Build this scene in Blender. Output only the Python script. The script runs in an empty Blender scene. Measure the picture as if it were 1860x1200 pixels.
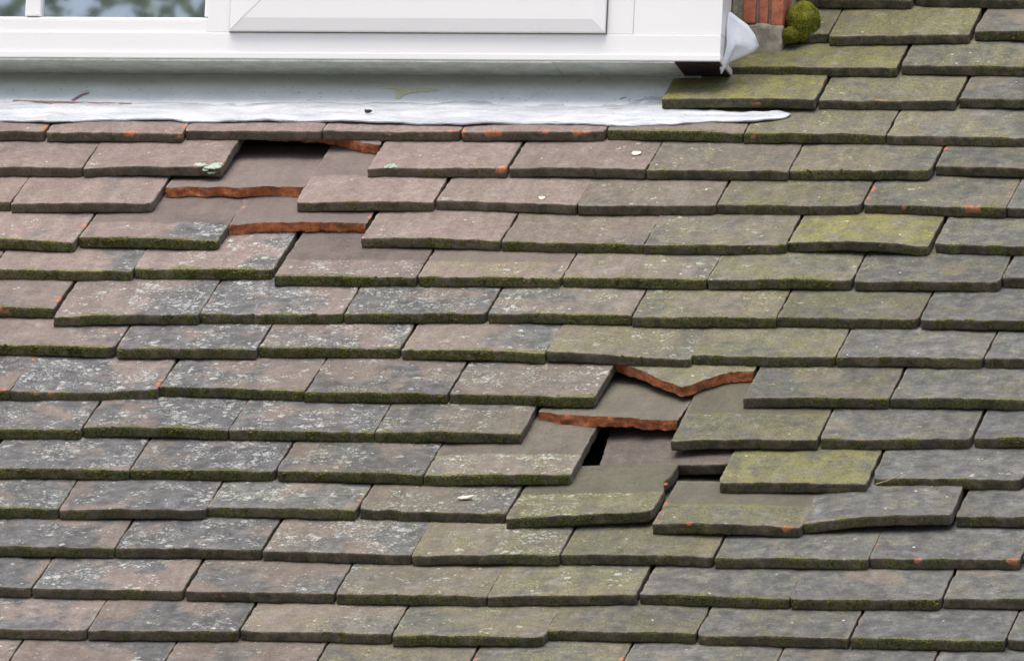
import bpy, bmesh, math, random
import numpy as np
from mathutils import Matrix, Vector

# ------------------------------------------------------------------ camera, sky, sun, exposure
S = bpy.context.scene
COL = S.collection
PITCH = math.radians(37)
CP, SP = math.cos(PITCH), math.sin(PITCH)
# roof frame: u along the courses, v up the slope, n out of the roof
ROOF = Matrix(((1, 0, 0), (0, CP, -SP), (0, SP, CP)))

cam_d = bpy.data.cameras.new("camera")
cam = bpy.data.objects.new("camera", cam_d)
COL.objects.link(cam)
right = ROOF @ Vector((0.98089, 0.17949, -0.07510))
down = ROOF @ Vector((0.00941, -0.42921, -0.90316))
fwd = ROOF @ Vector((-0.19437, 0.88523, -0.42270))
fwd.normalize()
right = (right - fwd * right.dot(fwd)).normalized()
up = right.cross(fwd) * 1.0
m = Matrix((right, up, -fwd)).transposed().to_4x4()
m.translation = Vector((2.80482528, -13.88776449, -2.7800261))
cam.matrix_world = m
cam_d.sensor_width = 36
cam_d.sensor_fit = 'HORIZONTAL'
cam_d.lens = 36 * 23315.177 / 1860
cam_d.clip_start = 0.5
cam_d.clip_end = 2000
S.camera = cam

SUN_EL, SUN_AZ = math.radians(74), math.radians(-25)      # sun in front of the roof, a little to the left
w = bpy.data.worlds.new("World")
S.world = w
w.use_nodes = True
nt = w.node_tree
sky = nt.nodes.new('ShaderNodeTexSky')
sky.sky_type = 'NISHITA'
sky.sun_disc = False
sky.sun_elevation = SUN_EL
sky.sun_rotation = math.pi - SUN_AZ
sky.air_density = 1.0
sky.dust_density = 6.0
sky.ozone_density = 1.0
bg = nt.nodes['Background']
nt.links.new(sky.outputs[0], bg.inputs[0])
bg.inputs[1].default_value = 0.13
sd = bpy.data.lights.new("sun", 'SUN')
sd.energy = 1.35
sd.angle = math.radians(40)
sd.color = (1.0, 0.975, 0.945)
sun = bpy.data.objects.new("sun", sd)
COL.objects.link(sun)
sdir = Vector((math.sin(SUN_AZ) * math.cos(SUN_EL), -math.cos(SUN_AZ) * math.cos(SUN_EL), math.sin(SUN_EL)))
sun.rotation_euler = sdir.to_track_quat('Z', 'Y').to_euler()
S.view_settings.view_transform = 'Standard'
S.view_settings.look = 'None'
S.view_settings.gamma = 1
S.view_settings.use_curve_mapping = False
S.view_settings.exposure = 0.70
if hasattr(S, 'cycles'):
    S.cycles.max_bounces = 6

rnd = random.Random(7)

# ------------------------------------------------------------------ helpers
def tag(o, label=None, cat=None, group=None, kind=None):
    if label: o['label'] = label
    if cat: o['category'] = cat
    if group: o['group'] = group
    if kind: o['kind'] = kind
    return o

def roof_matrix(u, v, n, rz=0.0, rx=0.0, ry=0.0):
    loc = ROOF @ Vector((u, v, n))
    rot = ROOF.to_4x4() @ Matrix.Rotation(rz, 4, 'Z') @ Matrix.Rotation(rx, 4, 'X') @ Matrix.Rotation(ry, 4, 'Y')
    return Matrix.Translation(loc) @ rot

def mesh_obj(name, verts, faces, mat, parent=None, smooth=True, flat=None):
    me = bpy.data.meshes.new(name)
    me.from_pydata([tuple(map(float, v)) for v in verts], [], faces)
    if smooth:
        sm = np.ones(len(faces), dtype=bool)
        if flat: sm[list(flat)] = False
        me.polygons.foreach_set('use_smooth', sm)
    me.materials.append(mat)
    me.update()
    o = bpy.data.objects.new(name, me)
    COL.objects.link(o)
    if parent: o.parent = parent
    return o

def empty(name, loc):
    o = bpy.data.objects.new(name, None)
    o.empty_display_size = 0.05
    COL.objects.link(o)
    o.location = loc
    return o

def vnoise(p, seed=0):
    """smooth value noise in 3-D, p is (N,3); returns -1..1"""
    p = np.asarray(p, dtype=float)
    i = np.floor(p).astype(np.int64)
    f = p - i
    f = f * f * (3 - 2 * f)
    def h(ix, iy, iz):
        n = (ix * 374761393 + iy * 668265263 + iz * 2147483647 + seed * 1274126177) & 0xffffffff
        n = ((n ^ (n >> 13)) * 1274126177) & 0xffffffff
        n = n ^ (n >> 16)
        return (n & 0xffff) / 32767.5 - 1
    r = 0
    for a in (0, 1):
        for b in (0, 1):
            for c in (0, 1):
                wgt = (f[:, 0] if a else 1 - f[:, 0]) * (f[:, 1] if b else 1 - f[:, 1]) * (f[:, 2] if c else 1 - f[:, 2])
                r = r + wgt * h(i[:, 0] + a, i[:, 1] + b, i[:, 2] + c)
    return r

def box_bm(bm, x0, x1, y0, y1, z0, z1, bev=0.0):
    vs = [bm.verts.new((x, y, z)) for x in (x0, x1) for y in (y0, y1) for z in (z0, z1)]
    fs = [(0, 1, 3, 2), (4, 6, 7, 5), (0, 4, 5, 1), (2, 3, 7, 6), (0, 2, 6, 4), (1, 5, 7, 3)]
    faces = [bm.faces.new([vs[i] for i in f]) for f in fs]
    if bev > 0:
        es = list({e for f in faces for e in f.edges})
        bmesh.ops.bevel(bm, geom=es, offset=bev, segments=2, affect='EDGES', profile=0.6)
    return bm

def bm_obj(name, bm, mat, parent=None, smooth=False):
    bmesh.ops.recalc_face_normals(bm, faces=bm.faces[:])
    me = bpy.data.meshes.new(name)
    bm.to_mesh(me); bm.free()
    me.materials.append(mat)
    if smooth:
        me.polygons.foreach_set('use_smooth', np.ones(len(me.polygons), dtype=bool))
    o = bpy.data.objects.new(name, me)
    COL.objects.link(o)
    if parent: o.parent = parent
    return o

# ------------------------------------------------------------------ node helpers
class NT:
    def __init__(self, name):
        self.m = bpy.data.materials.new(name)
        self.m.use_nodes = True
        self.t = self.m.node_tree
        self.b = self.t.nodes['Principled BSDF']
    def n(self, typ, **kw):
        nd = self.t.nodes.new(typ)
        for k, v in kw.items():
            if k.startswith('i_'):
                nd.inputs[k[2:].replace('_', ' ')].default_value = v
            else:
                setattr(nd, k, v)
        return nd
    def l(self, a, b): self.t.links.new(a, b)
    def val(self, x, sock):
        if isinstance(x, (int, float)): sock.default_value = x
        elif isinstance(x, tuple): sock.default_value = (*x, 1) if len(x) == 3 and sock.type == 'RGBA' else x
        else: self.l(x, sock)
    def math(self, op, a, b=0.0, c=0.0, clamp=False):
        nd = self.n('ShaderNodeMath', operation=op, use_clamp=clamp)
        self.val(a, nd.inputs[0]); self.val(b, nd.inputs[1]); self.val(c, nd.inputs[2])
        return nd.outputs[0]
    def mul(self, a, b): return self.math('MULTIPLY', a, b)
    def add(self, a, b): return self.math('ADD', a, b)
    def sub(self, a, b): return self.math('SUBTRACT', a, b)
    def mix(self, f, a, b, blend='MIX'):
        nd = self.n('ShaderNodeMix', data_type='RGBA', blend_type=blend)
        self.val(f, nd.inputs[0]); self.val(a, nd.inputs[6]); self.val(b, nd.inputs[7])
        return nd.outputs[2]
    def ramp(self, x, lo, hi):      # smooth step
        nd = self.n('ShaderNodeMapRange', interpolation_type='SMOOTHSTEP')
        self.val(x, nd.inputs[0]); self.val(lo, nd.inputs[1]); self.val(hi, nd.inputs[2])
        return nd.outputs[0]
    def noise(self, vec, scale, detail=3, rough=0.55, dist=0.0):
        nd = self.n('ShaderNodeTexNoise')
        self.l(vec, nd.inputs['Vector'])
        nd.inputs['Scale'].default_value = scale
        nd.inputs['Detail'].default_value = detail
        nd.inputs['Roughness'].default_value = rough
        nd.inputs['Distortion'].default_value = dist
        return nd.outputs[0]
    def vor(self, vec, scale, feature='F1', out=0, rand=1.0):
        nd = self.n('ShaderNodeTexVoronoi', feature=feature)
        self.l(vec, nd.inputs['Vector'])
        nd.inputs['Scale'].default_value = scale
        nd.inputs['Randomness'].default_value = rand
        return nd.outputs[out]
    def prop(self, name):
        nd = self.n('ShaderNodeAttribute', attribute_type='OBJECT', attribute_name=name)
        return nd.outputs['Fac']
    def bump(self, h, dist, strength=1.0):
        nd = self.n('ShaderNodeBump')
        nd.inputs['Strength'].default_value = strength
        nd.inputs['Distance'].default_value = dist
        self.l(h, nd.inputs['Height'])
        self.l(nd.outputs[0], self.b.inputs['Normal'])

def coords(g):
    tc = g.n('ShaderNodeTexCoord')
    oi = g.n('ShaderNodeObjectInfo')
    add = g.n('ShaderNodeVectorMath', operation='MULTIPLY_ADD')
    cmb = g.n('ShaderNodeCombineXYZ')
    g.l(oi.outputs['Random'], cmb.inputs[0]); g.l(oi.outputs['Random'], cmb.inputs[1]); g.l(oi.outputs['Random'], cmb.inputs[2])
    g.l(cmb.outputs[0], add.inputs[0])
    add.inputs[1].default_value = (37.0, 61.0, 23.0)
    g.l(tc.outputs['Object'], add.inputs[2])
    sep = g.n('ShaderNodeSeparateXYZ'); g.l(tc.outputs['Object'], sep.inputs[0])
    nsep = g.n('ShaderNodeSeparateXYZ'); g.l(tc.outputs['Normal'], nsep.inputs[0])
    return add.outputs[0], sep, nsep, oi.outputs['Random']

def tile_material():
    g = NT('weathered_clay')
    P, xyz, nrm, rand = coords(g)
    x, y = xyz.outputs[0], xyz.outputs[1]
    pink, stain0, lichen0, algae, moss, expo, chip, tw, skew, tone = (g.prop(k) for k in
        ('pink', 'stain', 'lichen', 'algae', 'moss', 'expo', 'chip', 'width', 'skew', 'tone'))
    across = g.mul(g.sub(g.math('DIVIDE', x, tw), 0.5), skew)
    stain = g.math('ADD', stain0, across, clamp=True)
    lichen = g.mul(g.math('ADD', lichen0, across, clamp=True), g.ramp(lichen0, 0.0, 0.1))
    n_lo = g.noise(P, 14, 3, 0.55)
    n_mid = g.noise(P, 55, 4, 0.6)
    n_hi = g.noise(P, 420, 4, 0.7)
    n_vhi = g.noise(P, 1300, 2, 0.6)
    # fired clay: brown-pink to dull grey-brown
    clay = g.mix(pink, (0.128, 0.120, 0.098), (0.200, 0.153, 0.136))
    clay = g.mix(g.mul(g.ramp(n_mid, 0.35, 0.75), 0.45), clay, (0.265, 0.215, 0.19))
    # clean part that lay under the tile above
    clean = g.mix(pink, g.mix(g.math('MULTIPLY', algae, 0.9, clamp=True), (0.112, 0.100, 0.084), (0.105, 0.104, 0.066)), (0.135, 0.108, 0.099))
    ey = g.add(y, g.add(g.mul(g.sub(n_mid, 0.5), 0.018), g.mul(g.sub(n_lo, 0.5), 0.016)))
    is_clean = g.ramp(ey, g.sub(expo, 0.003), g.add(expo, 0.003))
    # sooty blue-grey stain
    st = g.ramp(g.add(n_lo, g.mul(g.sub(stain, 0.5), 0.42)), 0.45, 0.55)
    st = g.mul(st, g.math('MINIMUM', g.mul(stain, 1.7), 0.92))
    col = g.mix(st, clay, g.mix(g.ramp(n_mid, 0.3, 0.7), (0.066, 0.071, 0.073), (0.132, 0.138, 0.140)))
    # algae film
    n_al = g.noise(P, 30, 5, 0.65)
    al = g.ramp(g.add(g.add(g.mul(n_al, 0.6), g.mul(n_mid, 0.4)), g.mul(algae, 0.26)), 0.57, 0.78)
    al = g.mul(al, g.add(0.42, g.mul(algae, 0.32)))
    col = g.mix(al, col, g.mix(g.ramp(n_hi, 0.42, 0.62), (0.112, 0.113, 0.062), (0.225, 0.215, 0.060)))
    col = g.mix(g.mul(algae, 0.36), col, g.mix(n_lo, (0.130, 0.128, 0.072), (0.150, 0.150, 0.085)))
    col = g.mix(g.mul(g.mul(g.ramp(algae, 0.78, 1.0), g.ramp(n_al, 0.42, 0.58)), 0.6), col, (0.225, 0.215, 0.055))
    # crusty lichen: clustered rosettes and fine specks
    wv = g.n('ShaderNodeVectorMath', operation='MULTIPLY_ADD')
    nz = g.n('ShaderNodeTexNoise'); g.l(P, nz.inputs['Vector']); nz.inputs['Scale'].default_value = 260; nz.inputs['Detail'].default_value = 3
    g.l(nz.outputs[1], wv.inputs[0]); wv.inputs[1].default_value = (0.006, 0.006, 0.006); g.l(P, wv.inputs[2])
    PW = wv.outputs[0]
    clus = g.noise(P, 30, 4, 0.65)
    clus2 = g.noise(P, 75, 2, 0.6)
    thr = g.add(g.mul(g.sub(clus, 0.5), 2.6), g.mul(g.sub(clus2, 0.5), 0.9))
    cl = g.ramp(g.add(thr, g.sub(g.mul(lichen, 0.72), 0.49)), -0.06, 0.45)
    def dots(scale, rad, gain, vec=None):
        nd = g.n('ShaderNodeTexVoronoi', feature='F1')
        g.l(PW, nd.inputs['Vector']); nd.inputs['Scale'].default_value = scale
        sp_ = g.n('ShaderNodeSeparateColor'); g.l(nd.outputs[1], sp_.inputs[0])
        here = g.ramp(g.sub(g.mul(cl, gain), sp_.outputs[0]), 0.0, 0.05)
        r_ = g.mul(g.add(0.45, g.mul(sp_.outputs[1], 0.75)), rad)
        return g.mul(here, g.ramp(g.sub(r_, nd.outputs[0]), -0.03, 0.09))
    rz = g.math('MAXIMUM', dots(95, 0.44, 0.75), g.math('MAXIMUM', dots(190, 0.42, 0.95), g.math('MAXIMUM', dots(330, 0.42, 0.75), dots(560, 0.44, 0.65))))
    rz = g.mul(rz, g.ramp(lichen, 0.0, 0.08))
    lic_col = g.mix(g.ramp(n_hi, 0.35, 0.7), (0.33, 0.35, 0.325), (0.52, 0.53, 0.52))
    lic_col = g.mix(g.mul(algae, 0.45), lic_col, (0.29, 0.33, 0.22))
    licf = g.mul(rz, g.add(0.45, g.mul(clus2, 0.50)))
    col = g.mix(licf, col, lic_col)
    # pepper of tiny pits and grit
    col = g.mix(g.mul(g.ramp(n_vhi, 0.55, 0.72), 0.35), col, (0.05, 0.05, 0.045))
    # rare droppings
    d4 = g.vor(PW, 34)
    col = g.mix(g.mul(g.ramp(g.sub(0.060, d4), 0.0, 0.02), 0.85), col, (0.62, 0.62, 0.58))
    # yellow lichen spots
    d5 = g.vor(PW, 46)
    ylf = g.mul(g.ramp(g.sub(g.add(0.02, g.mul(algae, 0.16)), d5), 0.0, 0.05), g.ramp(g.noise(P, 40, 2), 0.5, 0.6))
    col = g.mix(g.mul(ylf, 0.55), col, (0.30, 0.28, 0.05))
    col = g.mix(is_clean, col, g.mix(g.mul(g.ramp(n_lo, 0.40, 0.62), 0.55), clean, g.mix(algae, (0.165, 0.138, 0.122), (0.120, 0.124, 0.078))))
    # narrow fringe of algae along the old edge of cover
    fr = g.mul(g.ramp(g.math('ABSOLUTE', g.sub(ey, expo)), 0.006, 0.0), g.mul(g.ramp(n_lo, 0.4, 0.6), g.mul(algae, 0.75)))
    col = g.mix(fr, col, (0.20, 0.185, 0.05))
    # pale weathering bloom
    n_bl = g.noise(P, 48, 5, 0.7, 0.6)
    col = g.mix(g.mul(g.ramp(n_bl, 0.50, 0.72), g.mul(g.sub(1.0, is_clean), 0.36)), col, (0.30, 0.29, 0.28))
    # worn arrises show clay
    edge = g.math('MAXIMUM', g.math('MINIMUM', y, g.math('MINIMUM', x, g.sub(tw, x))), g.mul(g.sub(0.0118, xyz.outputs[2]), 0.9))
    ed = g.ramp(g.add(edge, g.mul(g.sub(n_mid, 0.5), 0.006)), 0.0035, 0.0)
    col = g.mix(g.mul(ed, 0.35), col, (0.27, 0.22, 0.17))
    # spalled orange chips near the arrises
    n_ch = g.noise(P, 38, 2, 0.5)
    chf = g.mul(g.ramp(g.add(n_ch, g.mul(chip, 0.22)), 0.79, 0.83), g.ramp(g.add(edge, g.mul(g.sub(n_hi, 0.5), 0.006)), 0.007, 0.003))
    # front (tail) face
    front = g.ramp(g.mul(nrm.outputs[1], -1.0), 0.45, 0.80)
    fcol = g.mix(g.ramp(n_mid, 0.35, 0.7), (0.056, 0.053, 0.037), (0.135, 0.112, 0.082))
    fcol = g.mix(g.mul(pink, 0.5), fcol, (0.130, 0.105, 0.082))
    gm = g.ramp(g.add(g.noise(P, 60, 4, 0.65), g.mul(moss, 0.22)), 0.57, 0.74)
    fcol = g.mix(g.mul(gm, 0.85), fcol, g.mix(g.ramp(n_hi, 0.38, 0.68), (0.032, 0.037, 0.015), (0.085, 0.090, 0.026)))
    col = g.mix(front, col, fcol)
    side = g.ramp(g.math('ABSOLUTE', nrm.outputs[0]), 0.6, 0.85)
    col = g.mix(g.mul(side, 0.75), col, g.mix(n_mid, (0.085, 0.075, 0.055), (0.15, 0.13, 0.10)))
    # moss creeping over the lower arris
    mo = g.mul(g.ramp(g.sub(g.add(g.mul(moss, 0.013), g.mul(g.sub(n_al, 0.60), 0.045)), g.math('MAXIMUM', y, 0.0)), 0.0, 0.004), g.ramp(moss, 0.0, 0.3))
    mo = g.mul(mo, g.sub(1.0, g.mul(front, 0.6)))
    col = g.mix(g.mul(mo, 0.8), col, g.mix(g.ramp(n_hi, 0.35, 0.65), (0.065, 0.072, 0.026), (0.17, 0.17, 0.045)))
    col = g.mix(g.mul(chf, 0.9), col, g.mix(n_hi, (0.30, 0.10, 0.05), (0.50, 0.22, 0.12)))
    # overall grain
    mp = g.n('ShaderNodeMapping'); g.l(P, mp.inputs[0]); mp.inputs['Scale'].default_value = (1.0, 0.16, 1.0)
    strk = g.noise(mp.outputs[0], 70, 3, 0.6)
    grain = g.math('MULTIPLY', g.add(0.76, g.mul(g.ramp(n_hi, 0.30, 0.70), 0.46)), g.add(0.86, g.mul(g.ramp(strk, 0.3, 0.7), 0.22)))
    grain = g.math('MULTIPLY', grain, g.add(0.88, g.mul(g.ramp(g.noise(P, 150, 3, 0.6), 0.3, 0.7), 0.22)))
    gmix = g.sub(1.0, g.mul(is_clean, 0.35))
    grain = g.add(1.0, g.mul(g.sub(grain, 1.0), gmix))
    col = g.mix(1.0, col, g.math('MULTIPLY', grain, g.add(0.92, g.mul(rand, 0.16))), 'MULTIPLY')
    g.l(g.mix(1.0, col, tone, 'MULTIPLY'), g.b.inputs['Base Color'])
    g.b.inputs['Roughness'].default_value = 0.88
    g.b.inputs['Specular IOR Level'].default_value = 0.25
    h = g.add(g.mul(n_hi, 0.8), g.add(g.mul(n_vhi, 0.35), g.add(g.mul(rz, 0.7), g.mul(g.add(mo, g.mul(n_mid, 1.2)), 1.0))))
    g.bump(h, 0.0011, 0.9)
    return g.m

def fracture_material():
    g = NT('broken_clay')
    P, xyz, nrm, rand = coords(g)
    n1 = g.noise(P, 90, 4, 0.6); n2 = g.noise(P, 420, 4, 0.7)
    col = g.mix(g.ramp(n1, 0.35, 0.68), (0.36, 0.105, 0.040), (0.64, 0.225, 0.085))
    col = g.mix(g.mul(g.ramp(n2, 0.52, 0.7), 0.5), col, (0.56, 0.25, 0.12))
    col = g.mix(g.mul(g.ramp(n2, 0.47, 0.34), 0.7), col, (0.10, 0.045, 0.025))
    col = g.mix(g.mul(g.ramp(g.noise(P, 34, 3), 0.50, 0.66), 0.55), col, (0.20, 0.085, 0.05))
    col = g.mix(g.mul(g.ramp(g.noise(P, 50, 3), 0.55, 0.66), g.prop('dirt')), col, (0.09, 0.07, 0.03))
    g.l(col, g.b.inputs['Base Color'])
    g.b.inputs['Roughness'].default_value = 0.92
    g.bump(g.add(n1, g.mul(n2, 0.6)), 0.003, 1.0)
    return g.m

def simple(name, c1, c2, scale, rough=0.8, bump=0.0, detail=4, spec=0.3):
    g = NT(name)
    P, xyz, nrm, rand = coords(g)
    n1 = g.noise(P, scale, detail, 0.6); n2 = g.noise(P, scale * 7, 3, 0.6)
    f = g.add(g.mul(g.ramp(n1, 0.3, 0.7), 0.65), g.mul(g.ramp(n2, 0.3, 0.7), 0.35))
    g.l(g.mix(f, c1, c2), g.b.inputs['Base Color'])
    g.b.inputs['Roughness'].default_value = rough
    g.b.inputs['Specular IOR Level'].default_value = spec
    if bump: g.bump(g.add(n1, n2), bump, 1.0)
    return g.m

def lead_material():
    g = NT('grey_lead')
    P, xyz, nrm, rand = coords(g)
    n1 = g.noise(P, 22, 5, 0.65, 0.4); n2 = g.noise(P, 160, 4, 0.6)
    col = g.mix(g.ramp(n1, 0.3, 0.7), (0.64, 0.68, 0.69), (0.76, 0.80, 0.81))
    # shade under the sill, painted into the colour along the top edge
    t = g.ramp(g.add(xyz.outputs[1], g.mul(g.sub(n1, 0.5), 0.03)), 0.735, 0.762)
    col = g.mix(g.mul(t, 0.6), col, (0.20, 0.215, 0.21))
    d = g.vor(P, 90)
    col = g.mix(g.mul(g.ramp(g.sub(0.11, d), 0.0, 0.03), 0.7), col, (0.20, 0.21, 0.21))
    d = g.vor(P, 60)
    col = g.mix(g.mul(g.ramp(g.sub(0.07, d), 0.0, 0.03), 0.7), col, (0.75, 0.76, 0.74))
    col = g.mix(g.mul(g.ramp(n2, 0.6, 0.75), 0.4), col, (0.20, 0.20, 0.18))
    g.l(col, g.b.inputs['Base Color'])
    g.b.inputs['Roughness'].default_value = 0.6
    g.bump(g.add(n1, g.mul(n2, 0.3)), 0.002, 0.8)
    return g.m

def white_lead_material():
    g = NT('white_painted_lead')
    P, xyz, nrm, rand = coords(g)
    mp = g.n('ShaderNodeMapping'); g.l(P, mp.inputs[0]); mp.inputs['Scale'].default_value = (0.35, 1, 1); mp.inputs['Rotation'].default_value = (0, 0, 0.15)
    n1 = g.noise(P, 20, 4, 0.6); n2 = g.noise(mp.outputs[0], 150, 4, 0.7)
    col = g.mix(g.ramp(n1, 0.35, 0.7), (0.58, 0.61, 0.64), (0.47, 0.505, 0.55))
    col = g.mix(g.mul(g.ramp(n2, 0.57, 0.70), 0.45), col, (0.40, 0.42, 0.44))
    d = g.vor(mp.outputs[0], 24)
    col = g.mix(g.mul(g.ramp(g.sub(0.09, d), 0.0, 0.03), 0.65), col, (0.30, 0.29, 0.29))
    g.l(col, g.b.inputs['Base Color'])
    g.b.inputs['Roughness'].default_value = 0.5
    n3 = g.noise(mp.outputs[0], 55, 5, 0.7, 1.2)
    col = g.mix(g.mul(g.ramp(n3, 0.56, 0.66), 0.35), col, (0.36, 0.38, 0.40))
    g.l(col, g.b.inputs['Base Color'])
    g.bump(g.add(g.mul(n3, 1.4), g.mul(n2, 0.25)), 0.006, 1.0)
    return g.m

def moss_material():
    g = NT('moss')
    P, xyz, nrm, rand = coords(g)
    n1 = g.noise(P, 60, 4, 0.65); n2 = g.noise(P, 500, 3, 0.7)
    col = g.mix(g.ramp(n1, 0.38, 0.65), (0.042, 0.047, 0.018), (0.145, 0.145, 0.036))
    col = g.mix(g.mul(g.ramp(n2, 0.5, 0.7), 0.5), col, (0.34, 0.33, 0.05))
    g.l(col, g.b.inputs['Base Color'])
    g.b.inputs['Roughness'].default_value = 0.95
    g.b.inputs['Specular IOR Level'].default_value = 0.1
    g.bump(n2, 0.002, 1.0)
    return g.m

def glass_material():
    g = NT('window_glass')
    out = g.t.nodes['Material Output']
    gl = g.n('ShaderNodeBsdfGlossy'); gl.inputs['Roughness'].default_value = 0.014
    gl.inputs['Color'].default_value = (0.9, 0.95, 1.0, 1)
    g.b.inputs['Base Color'].default_value = (0.03, 0.04, 0.05, 1)
    mx = g.n('ShaderNodeMixShader'); mx.inputs[0].default_value = 0.6
    g.l(g.b.outputs[0], mx.inputs[1]); g.l(gl.outputs[0], mx.inputs[2]); g.l(mx.outputs[0], out.inputs[0])
    return g.m

M_TILE = tile_material()
M_FRAC = fracture_material()
M_MOSS = moss_material()
M_LEAD = lead_material()
M_WHITE = white_lead_material()
M_LICHEN = simple('pale_lichen', (0.33, 0.42, 0.33), (0.56, 0.63, 0.52), 260, 0.95, 0.0006)
M_UPVC = simple('white_plastic', (0.86, 0.86, 0.85), (0.88, 0.88, 0.87), 6, 0.35, 0, 2, 0.4)
M_BOARD = simple('pale_green_grey_board', (0.36, 0.38, 0.33), (0.58, 0.60, 0.55), 40, 0.6, 0.0008)
M_GASKET = simple('grey_gasket', (0.10, 0.10, 0.11), (0.14, 0.14, 0.15), 40, 0.7)
M_WOOD = simple('dark_stained_wood', (0.018, 0.010, 0.010), (0.035, 0.018, 0.016), 60, 0.8)
M_FELT = simple('roofing_felt', (0.012, 0.012, 0.012), (0.03, 0.028, 0.025), 30, 0.95)
M_MORTAR = simple('old_mortar', (0.20, 0.18, 0.13), (0.42, 0.38, 0.31), 110, 0.95, 0.0008)
M_BRICK = simple('red_brick', (0.36, 0.10, 0.055), (0.62, 0.24, 0.14), 90, 0.92, 0.0008)
M_GLASS = glass_material()
M_GROUND = simple('pale_ground', (0.26, 0.26, 0.23), (0.36, 0.35, 0.31), 0.5, 0.95)
M_LEAF = simple('leaf', (0.10, 0.15, 0.05), (0.22, 0.28, 0.09), 3, 0.6)
M_BARK = simple('bark', (0.05, 0.04, 0.03), (0.12, 0.10, 0.08), 12, 0.95)
M_TWIG = simple('dry_stalk', (0.22, 0.17, 0.09), (0.38, 0.30, 0.17), 200, 0.9)
M_BONE = simple('bleached_husk', (0.45, 0.42, 0.33), (0.72, 0.70, 0.62), 200, 0.8)
M_BLACK = simple('dark_speck', (0.01, 0.01, 0.012), (0.04, 0.035, 0.03), 300, 0.6)

# ------------------------------------------------------------------ large structure
def sheet(name, x0, x1, y0, y1, z, mat):
    return mesh_obj(name, [(x0, y0, z), (x1, y0, z), (x1, y1, z), (x0, y1, z)], [(0, 1, 2, 3)], mat, smooth=False)
tag(sheet('ground', -600, 600, -600, 600, -4.4, M_GROUND), kind='structure')
bm = bmesh.new(); box_bm(bm, -1.6, 1.6, -1.5, 2.2, -0.085, -0.055)
deck = bm_obj('roof_deck', bm, M_FELT)
deck.matrix_world = roof_matrix(0, 0, 0)
tag(deck, kind='structure')

# ------------------------------------------------------------------ tiles
G_, STEP, TH, LEN = 0.100, 0.0125, 0.0117, 0.262
TILT = math.atan(STEP / G_)

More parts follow.
